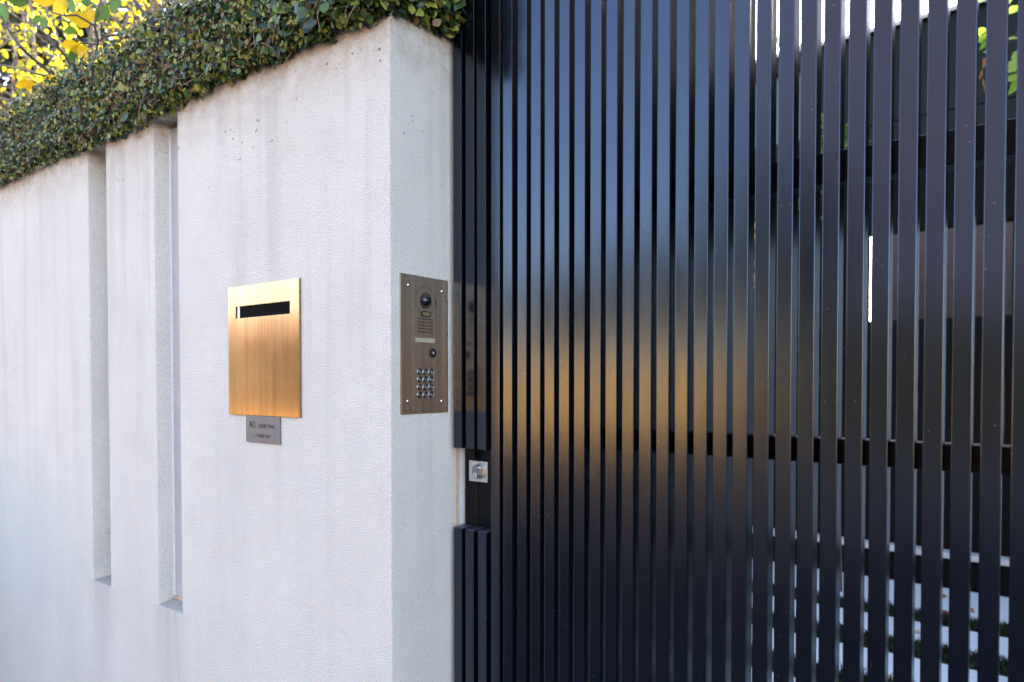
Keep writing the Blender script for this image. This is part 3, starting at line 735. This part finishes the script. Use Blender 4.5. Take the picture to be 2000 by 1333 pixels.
P = np.array([-11.5, 4.0, 4.9]) + c * (rng.random((n, 1)) ** .33) * np.array([2.4, 4.6, 4.8]) * (0.85 + .25 * np.sin(c[:, :1] * 5) * np.cos(c[:, 1:2] * 6))
leaves('crown', P, c + rnd(n) * .6, rnd(n), rng.uniform(.12, .24, n), M['evergreen'], ev)

bt = thing('evergreen_tree', (4.6, 10.2, 0), 'tall dark evergreen tree added behind the right end of the charcoal house to block sky', 'tree')  # added tree, hides bright sky from the slat-side reflections
bm = bmesh.new(); tube(bm, limb_path((4.6, 10.2, -.05), (0, 0, 1), 9, 8, .03), [.22 * (1 - .09 * i) for i in range(9)], 9); obj('trunk', bm, M['bark'], bt)
n = 10000
c = rnd(n); c /= np.linalg.norm(c, axis=1, keepdims=True)
P = np.array([4.6, 10.2, 6.2]) + c * (rng.random((n, 1)) ** .33) * np.array([2.6, 1.8, 5.4]) * (0.9 + .2 * np.sin(c[:, :1] * 5) * np.cos(c[:, 1:2] * 6))
leaves('crown', P, c + rnd(n) * .6, rnd(n), rng.uniform(.14, .26, n), M['evergreen'], bt)
bt = thing('evergreen_tree', (-4.9, 10.0, 0), 'tall dark evergreen tree added behind the left end of the charcoal house to block sky', 'tree')  # added tree, hides the sky that bounces through the left slat gaps
bm = bmesh.new(); tube(bm, limb_path((-4.9, 10.0, -.05), (0, 0, 1), 9, 8, .03), [.22 * (1 - .09 * i) for i in range(9)], 9); obj('trunk', bm, M['bark'], bt)
n = 12000
c = rnd(n); c /= np.linalg.norm(c, axis=1, keepdims=True)
P = np.array([-4.9, 10.0, 6.0]) + c * (rng.random((n, 1)) ** .33) * np.array([2.3, 2.0, 5.2]) * (0.9 + .2 * np.sin(c[:, :1] * 5) * np.cos(c[:, 1:2] * 6))
leaves('crown', P, c + rnd(n) * .6, rnd(n), rng.uniform(.14, .26, n), M['evergreen'], bt)

# ================================================================ COURTYARD BEHIND THE GATE
slabs = [(3.74, 4.42), (3.17, 3.575), (2.575, 2.975), (1.99, 2.39), (1.40, 1.80), (0.82, 1.22), (0.30, 0.63)]
bm = bmesh.new()
for y0, y1 in slabs: box(bm, -2.4, 4.0, y0, y1, -0.04, 0.0, bev=0.004, seg=1)
pv = obj('paved_path', bm, M['paver']); pv['kind'] = 'structure'
gp = []
for (a, b) in zip(slabs[1:], slabs): gp.append((a[1], b[0]))
n = 42000
P = np.empty((n, 3)); w_ = [b - a for a, b in gp]
ch = rng.choice(len(gp), n, p=np.array(w_) / sum(w_))
P[:, 0] = rng.uniform(-1.5, 2.0, n); P[:, 2] = 0.0
for i in range(n): a, b = gp[ch[i]]; P[i, 1] = rng.uniform(a - .004, b + .004)
P[:, 2] = -0.005
g_up = np.tile([0, 0, 1.0], (n, 1)) + rnd(n) * .4
gr = leaves('grass', P, np.column_stack([rng.normal(0, 1, n), rng.normal(0, 1, n), np.zeros(n) + .2]), g_up, rng.uniform(.05, .10, n), M['grass'], None, .16)
gr['kind'] = 'stuff'
FYW = 4.48
hs = thing('house', (0.8, FYW, 0), 'dark charcoal clad house across the courtyard, glimpsed through the gate slats', 'house')
bm = bmesh.new()
box(bm, -5.0, 1.25, FYW, FYW + .15, .245, 1.80); box(bm, -5.0, 4.2, FYW + .001, FYW + .149, 2.4205, 2.9495); box(bm, -5.0, -2.2, FYW, FYW + .15, 1.80, 2.42); box(bm, .93, 1.25, FYW, FYW + .15, 1.80, 2.42)
box(bm, -.05, .085, FYW + .01, FYW + .14, 1.80, 2.42); box(bm, -2.199, -.051, FYW + .01, FYW + .14, 1.80, 2.42)
obj('lower_wall', bm, M['dark_panel'], hs)
bm = bmesh.new(); box(bm, -5.0, 4.2, FYW - .02, FYW + .15, 2.95, 3.168); box(bm, -.30, 4.2, FYW - .02, FYW + .15, 3.176, 3.80); box(bm, -5.0, -.301, FYW - .02, FYW + .15, 3.70, 3.80); box(bm, -5.0, -1.9, FYW - .02, FYW + .15, 3.176, 3.699)
obj('cladding', bm, M['cladding'], hs)
mbox('lower_wall', M['dark_panel'], hs, 2.401, 4.2, FYW, FYW + .15, .245, 2.42)
mbox('pale_wall', M['pale_wall'], hs, 1.251, 2.40, FYW, FYW + .15, .245, 2.42)
wn = mbox('window', M['glass'], hs, -1.899, -.301, FYW + .03, FYW + .05, 3.176, 3.699)
mbox('window_frame', M['dark_metal'], wn, -1.12, -1.08, FYW - .005, FYW + .029, 3.177, 3.698)
mbox('roof', M['cladding'], hs, -5.1, 4.3, FYW - .06, 7.7, 3.801, 3.83)
mbox('flashing', M['stone_step'], hs, -5.1, 4.3, FYW - .062, FYW - .0605, 3.803, 3.829)
mbox('floor', M['stone_step'], hs, -5.0, 4.2, FYW - .10, 7.6, .205, .244, bev=.004, seg=1)
mbox('plinth', M['dark_panel'], hs, -5.0, 4.2, FYW, 7.55, -.05, .204)
mbox('side_wall', M['cladding'], hs, -5.0, -4.85, FYW + .151, 7.45, .245, 3.80)
mbox('side_wall', M['cladding'], hs, 4.05, 4.2, FYW + .151, 7.45, .245, 3.80)
bm = bmesh.new(); box(bm, -5.0, 4.2, 7.451, 7.6, .245, 1.3); box(bm, -5.0, 4.2, 7.451, 7.6, 3.15, 3.80); box(bm, -5.0, -1.2, 7.451, 7.6, 1.301, 3.149); box(bm, 1.6, 4.2, 7.451, 7.6, 1.301, 3.149); obj('rear_wall', bm, M['dark_panel'], hs)
leafy_tree('feathery_tree', (-1.7, 9.2, 0), 8.0, 'feathery green tree seen against the white sky above the charcoal house', M['green_leaf'], M['bark'], 1100, .10, 1.5, 3.0, nl=10, stems=3, r0=.06)
bwall = mbox('brick_wall', M['brick'], None, -0.86, 6, 10.6, 10.9, -.05, 4.2); tag(bwall, 'brown brick wall standing far behind the charcoal house, seen through its window', 'wall')
# unseen hedge added right of the courtyard, keeps sky out of slat-side reflections
sh = thing('sky_block_hedge', (3.1, 2.4, 0), 'tall dark hedge added along the right side of the courtyard to block reflected sky', 'hedge')
n = 6000; P = np.column_stack([rng.normal(2.75, .06, n), rng.uniform(2.2, 4.4, n), rng.uniform(.05, 4.6, n)])
leaves('foliage', P, np.tile([-1.0, 0, .3], (n, 1)) + rnd(n) * .6, rnd(n), rng.uniform(.08, .15, n), M['evergreen'], sh)
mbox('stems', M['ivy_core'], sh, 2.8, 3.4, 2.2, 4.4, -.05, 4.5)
# courtyard plant
cp = thing('courtyard_plant', (1.25, 2.2, 0), 'young tree with lime green leaves in the courtyard behind the right end of the gate', 'plant')
bm = bmesh.new()
q0 = at(1948, 330, 3.15); tr = [(q0.x, q0.y, -.03), (q0.x + .03, q0.y, 1.2), (q0.x + .02, q0.y - .02, 2.2), at(1950, 120, 3.1), at(1955, 20, 3.1), at(1960, -80, 3.1)]
tube(bm, tr, [.012, .011, .008, .006, .005, .003], 6)
for a_, b_ in (((1950, 120), (1990, 60)), ((1950, 100), (1920, 60)), ((1951, 150), (1990, 130)), ((1952, 60), (1930, 10)), ((1950, 140), (1920, 120)), ((1955, 20), (1990, -30))):
    tube(bm, [at(*a_, 3.1), at((a_[0] + b_[0]) / 2, (a_[1] + b_[1]) / 2 - 6, 3.08), at(*b_, 3.05)], [.004, .003, .002], 5)
obj('stem', bm, M['dark_bark'], cp)
def placed2(lst, m, dep):
    P, Nn, U, Z = [], [], [], []
    for px, py, dd, length, ang, tilt in lst:
        P.append(at(px, py, dep + dd)); u = _rt * math.cos(R(ang)) + _U * math.sin(R(ang)); U.append(u)
        side = _rt * -math.sin(R(ang)) + _U * math.cos(R(ang)); Nn.append(-_F * math.cos(R(tilt)) + side * math.sin(R(tilt))); Z.append(length * dep / 1347.35)
    leaves('foliage', np.array(P), np.array(Nn), np.array(U), np.array(Z), m, cp, .85)
placed2([(1981, 20, 0, 34, 35, 35), (1980, 76, 0, 26, 10, 50), (1978, 130, 0, 44, 45, 30), (1980, 152, 0, 36, 30, 40), (1979, 168, 0, 34, 245, 20), (1916, 62, 0, 26, 170, 40), (1919, 74, 0, 28, 215, 30), (1921, 86, 0, 24, 240, 25),
         (1990, 110, .05, 40, 60, 30), (1950, 40, .05, 40, 100, 30), (1945, 95, .05, 40, 200, 30), (1960, 5, .05, 40, 30, 30), (1906, -8, .05, 40, 150, 30)], M['court_leaf'], 3.05)
placed2([(1922, 122, 0, 22, 265, 20), (1916, 145, 0, 20, 250, 40), (1921, 165, 0, 26, 280, 40)], M['fallen'], 3.05)
# olive shrub further back, soft green specks near the cladding
leafy_tree('courtyard_shrub', (0.05, 3.95, 0), 3.3, 'thin shrub with small green leaves against the charcoal cladding', M['green_leaf'], M['dark_bark'], 150, .055, .32, 2.5, nl=5, stems=1, cat='shrub', r0=.012, lean=.02)
leafy_tree('courtyard_shrub', (-0.52, 3.9, 0), 3.05, 'thin shrub with orange autumn leaves at the left end of the courtyard', M['amber_leaf'], M['dark_bark'], 70, .06, .22, 2.6, nl=4, stems=1, cat='shrub', r0=.012, lean=.02)
# fallen leaves on the paving
for px, py, m, lab, s in ((1842, 1164, 'fallen', 'curled brown fallen leaf on the pale paving nearest the house', .055), (1845, 1197, 'fallen_red', 'dark red fallen leaf at the edge of the grass strip', .06), (1896, 1192, 'fallen', 'tan fallen leaf at the far paving edge, right of the red leaf', .05),
                       (1792, 1233, 'fallen_yellow', 'yellow fallen leaf on the second paving slab', .05), (1740, 1246, 'fallen_yellow', 'small yellow leaf left of the other yellow one on the paving', .04), (1737, 1321, 'fallen_yellow', 'ochre fallen leaf on the paving slab nearest the gate', .045)):
    p = atz(px, py, 0.010)
    o = leaves('fallen_leaf', np.array([p[:]]), np.array([[random.gauss(0, .2), random.gauss(-.2, .2), 1.0]]), np.array([[random.gauss(0, 1), random.gauss(0, 1), 0]]), np.array([s]), M[m])
    tag(o, lab, 'leaf', 'fallen leaves on the paving')

# ================================================================ ACROSS THE STREET (seen reflected in the gate and the brass)
fence = thing('paling_fence', (-10, -15.6, 0), 'sunlit golden timber paling fence across the street, reflected in the gate', 'fence')
bm = bmesh.new()
for i in range(82):
    x = -16.6 + i * .145; h = 2.0 + random.uniform(-.03, .03); box(bm, x, x + .135, -15.62, -15.60, .08, h)
obj('palings', bm, M['fence_wood'], fence)
bm = bmesh.new()
for z in (.5, 1.6): box(bm, -16.6, -4.7, -15.66, -15.621, z, z + .08)
obj('rails', bm, M['fence_wood'], fence)
fence = thing('paling_fence', (16, -15.6, 0), 'sunlit golden timber paling fence added far right across the street to warm the mirrored intercom', 'fence')  # added fence, gives the intercom's mirror image its golden light
bm = bmesh.new()
for i in range(100):
    x = 8.6 + i * .145; box(bm, x, x + .135, -15.62, -15.60, .08, 2.0 + random.uniform(-.03, .03))
obj('palings', bm, M['fence_wood'], fence)
bm = bmesh.new()
for z in (.5, 1.6): box(bm, 8.6, 23, -15.66, -15.621, z, z + .08)
obj('rails', bm, M['fence_wood'], fence)
sb2 = thing('shade_shrub', (-3.2, -1.3, 0), 'unseen low dark shrub added on the pavement to shade the lower left of the white wall', 'shrub')  # out-of-view shrub added to darken the lower left wall with its shade
bm = bmesh.new()
for k in range(9): tube(bm, limb_path((-3.1 + random.gauss(0, .5), -1.3 + random.gauss(0, .2), -.03), (random.gauss(0, .4), random.gauss(0, .3), 1), 1.0, 6, .12), [.02, .018, .015, .012, .009, .006, .004], 5)
obj('stems', bm, M['dark_bark'], sb2)
n = 5200; c = rnd(n); c /= np.linalg.norm(c, axis=1, keepdims=True)
P = np.array([-3.15, -1.3, .55]) + c * (rng.random((n, 1)) ** .4) * np.array([1.15, .85, .62]); P[:, 2] = P[:, 2].clip(.02)
leaves('foliage', P, c + rnd(n) * .5, rnd(n), rng.uniform(.05, .10, n), M['evergreen'], sb2)
hd = thing('street_hedge', (3, -15.8, 0), 'dark clipped hedge across the street, right of the timber fence', 'hedge')
n = 5000; P = np.column_stack([rng.uniform(-4.5, 8.4, n), rng.uniform(-16.6, -15.3, n), rng.uniform(.1, 2.9, n)])
leaves('foliage', P, np.tile([0, 1.0, .4], (n, 1)) + rnd(n) * .6, rnd(n), rng.uniform(.16, .3, n), M['street_leaf'], hd)
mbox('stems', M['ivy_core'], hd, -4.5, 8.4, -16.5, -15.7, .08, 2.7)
def street_tree(x, y, h, rad, label):
    t = thing('street_tree', (x, y, 0), label, 'tree', 'trees across the street')
    bm = bmesh.new(); tr = limb_path((x, y, -.05), (0, 0, 1), h * .8, 8, .04); tube(bm, tr, [.2 * (1 - .1 * i) for i in range(9)], 8)
    for k in range(10):
        a = random.uniform(0, 6.28); lb = limb_path(tr[random.randint(3, 7)], (math.cos(a), math.sin(a), .6), rad, 5, .15); tube(bm, lb, [.07 * (1 - .17 * q) for q in range(6)], 5)
    obj('trunk', bm, M['bark'], t)
    n = 2200; cl = rnd(14); cl /= np.linalg.norm(cl, axis=1, keepdims=True)
    cen = np.array([x, y, h * .66]) + cl * np.array([rad, rad, h * .3]) * rng.uniform(.3, .8, (14, 1))
    c = rnd(n); P = cen[rng.integers(0, 14, n)] + c * np.array([rad, rad, h * .3]) * .24
    leaves('crown', P, c + rnd(n) * .3, rnd(n), rng.uniform(.2, .42, n), M['street_leaf'], t)
street_tree(-13.0, -20.0, 6.0, 2.4, 'broad dark street tree behind the timber fence, leftmost of the row')
street_tree(-8.5, -20.5, 6.6, 2.6, 'tall dark street tree behind the middle of the timber fence')
street_tree(-5.2, -18.4, 8.5, 1.9, 'slim street tree in front of the left corner of the mauve apartment block')
ab = thing('added_apartment_block', (2, -22, 0), 'tall mauve grey apartment block added across the street to dim the sky in the right-hand slats', 'building')  # building added to replace bright sky reflected in the right-hand slats
mbox('wall', M['mauve'], ab, -6.0, 9.5, -28, -20, -.05, 15.0)
for fl in range(4):
    for k in range(5):
        x0 = -4.8 + k * 2.9; z0 = 2.2 + fl * 3.1
        wf = mbox('window', M['glass'], ab, x0, x0 + 1.3, -19.999, -19.97, z0, z0 + 1.3)
        mbox('sill', M['mauve'], wf, x0 - .08, x0 + 1.38, -19.999, -19.90, z0 - .1, z0 - .005)
mbox('parapet', M['concrete'], ab, -6.1, 9.6, -28.1, -19.9, 15.001, 15.25)
nh = thing('brick_house', (-27, -17, 0), 'dark brick house with a terracotta roof down the street, reflected in the brass letterbox', 'house')
mbox('wall', M['dark_brick'], nh, -34, -20.5, -22, -15, -.05, 2.9)
bm = bmesh.new(); prism(bm, [(-22.5, 2.901), (-14.5, 2.901), (-18.5, 4.6)], lambda u, v, d: (d, u, v), -34.4, -20.1); obj('roof', bm, M['roof'], nh)
mbox('window', M['glass'], nh, -30, -28, -14.999, -14.97, 1.0, 2.3)
mbox('window', M['glass'], nh, -25.5, -24, -14.999, -14.97, 1.0, 2.3)
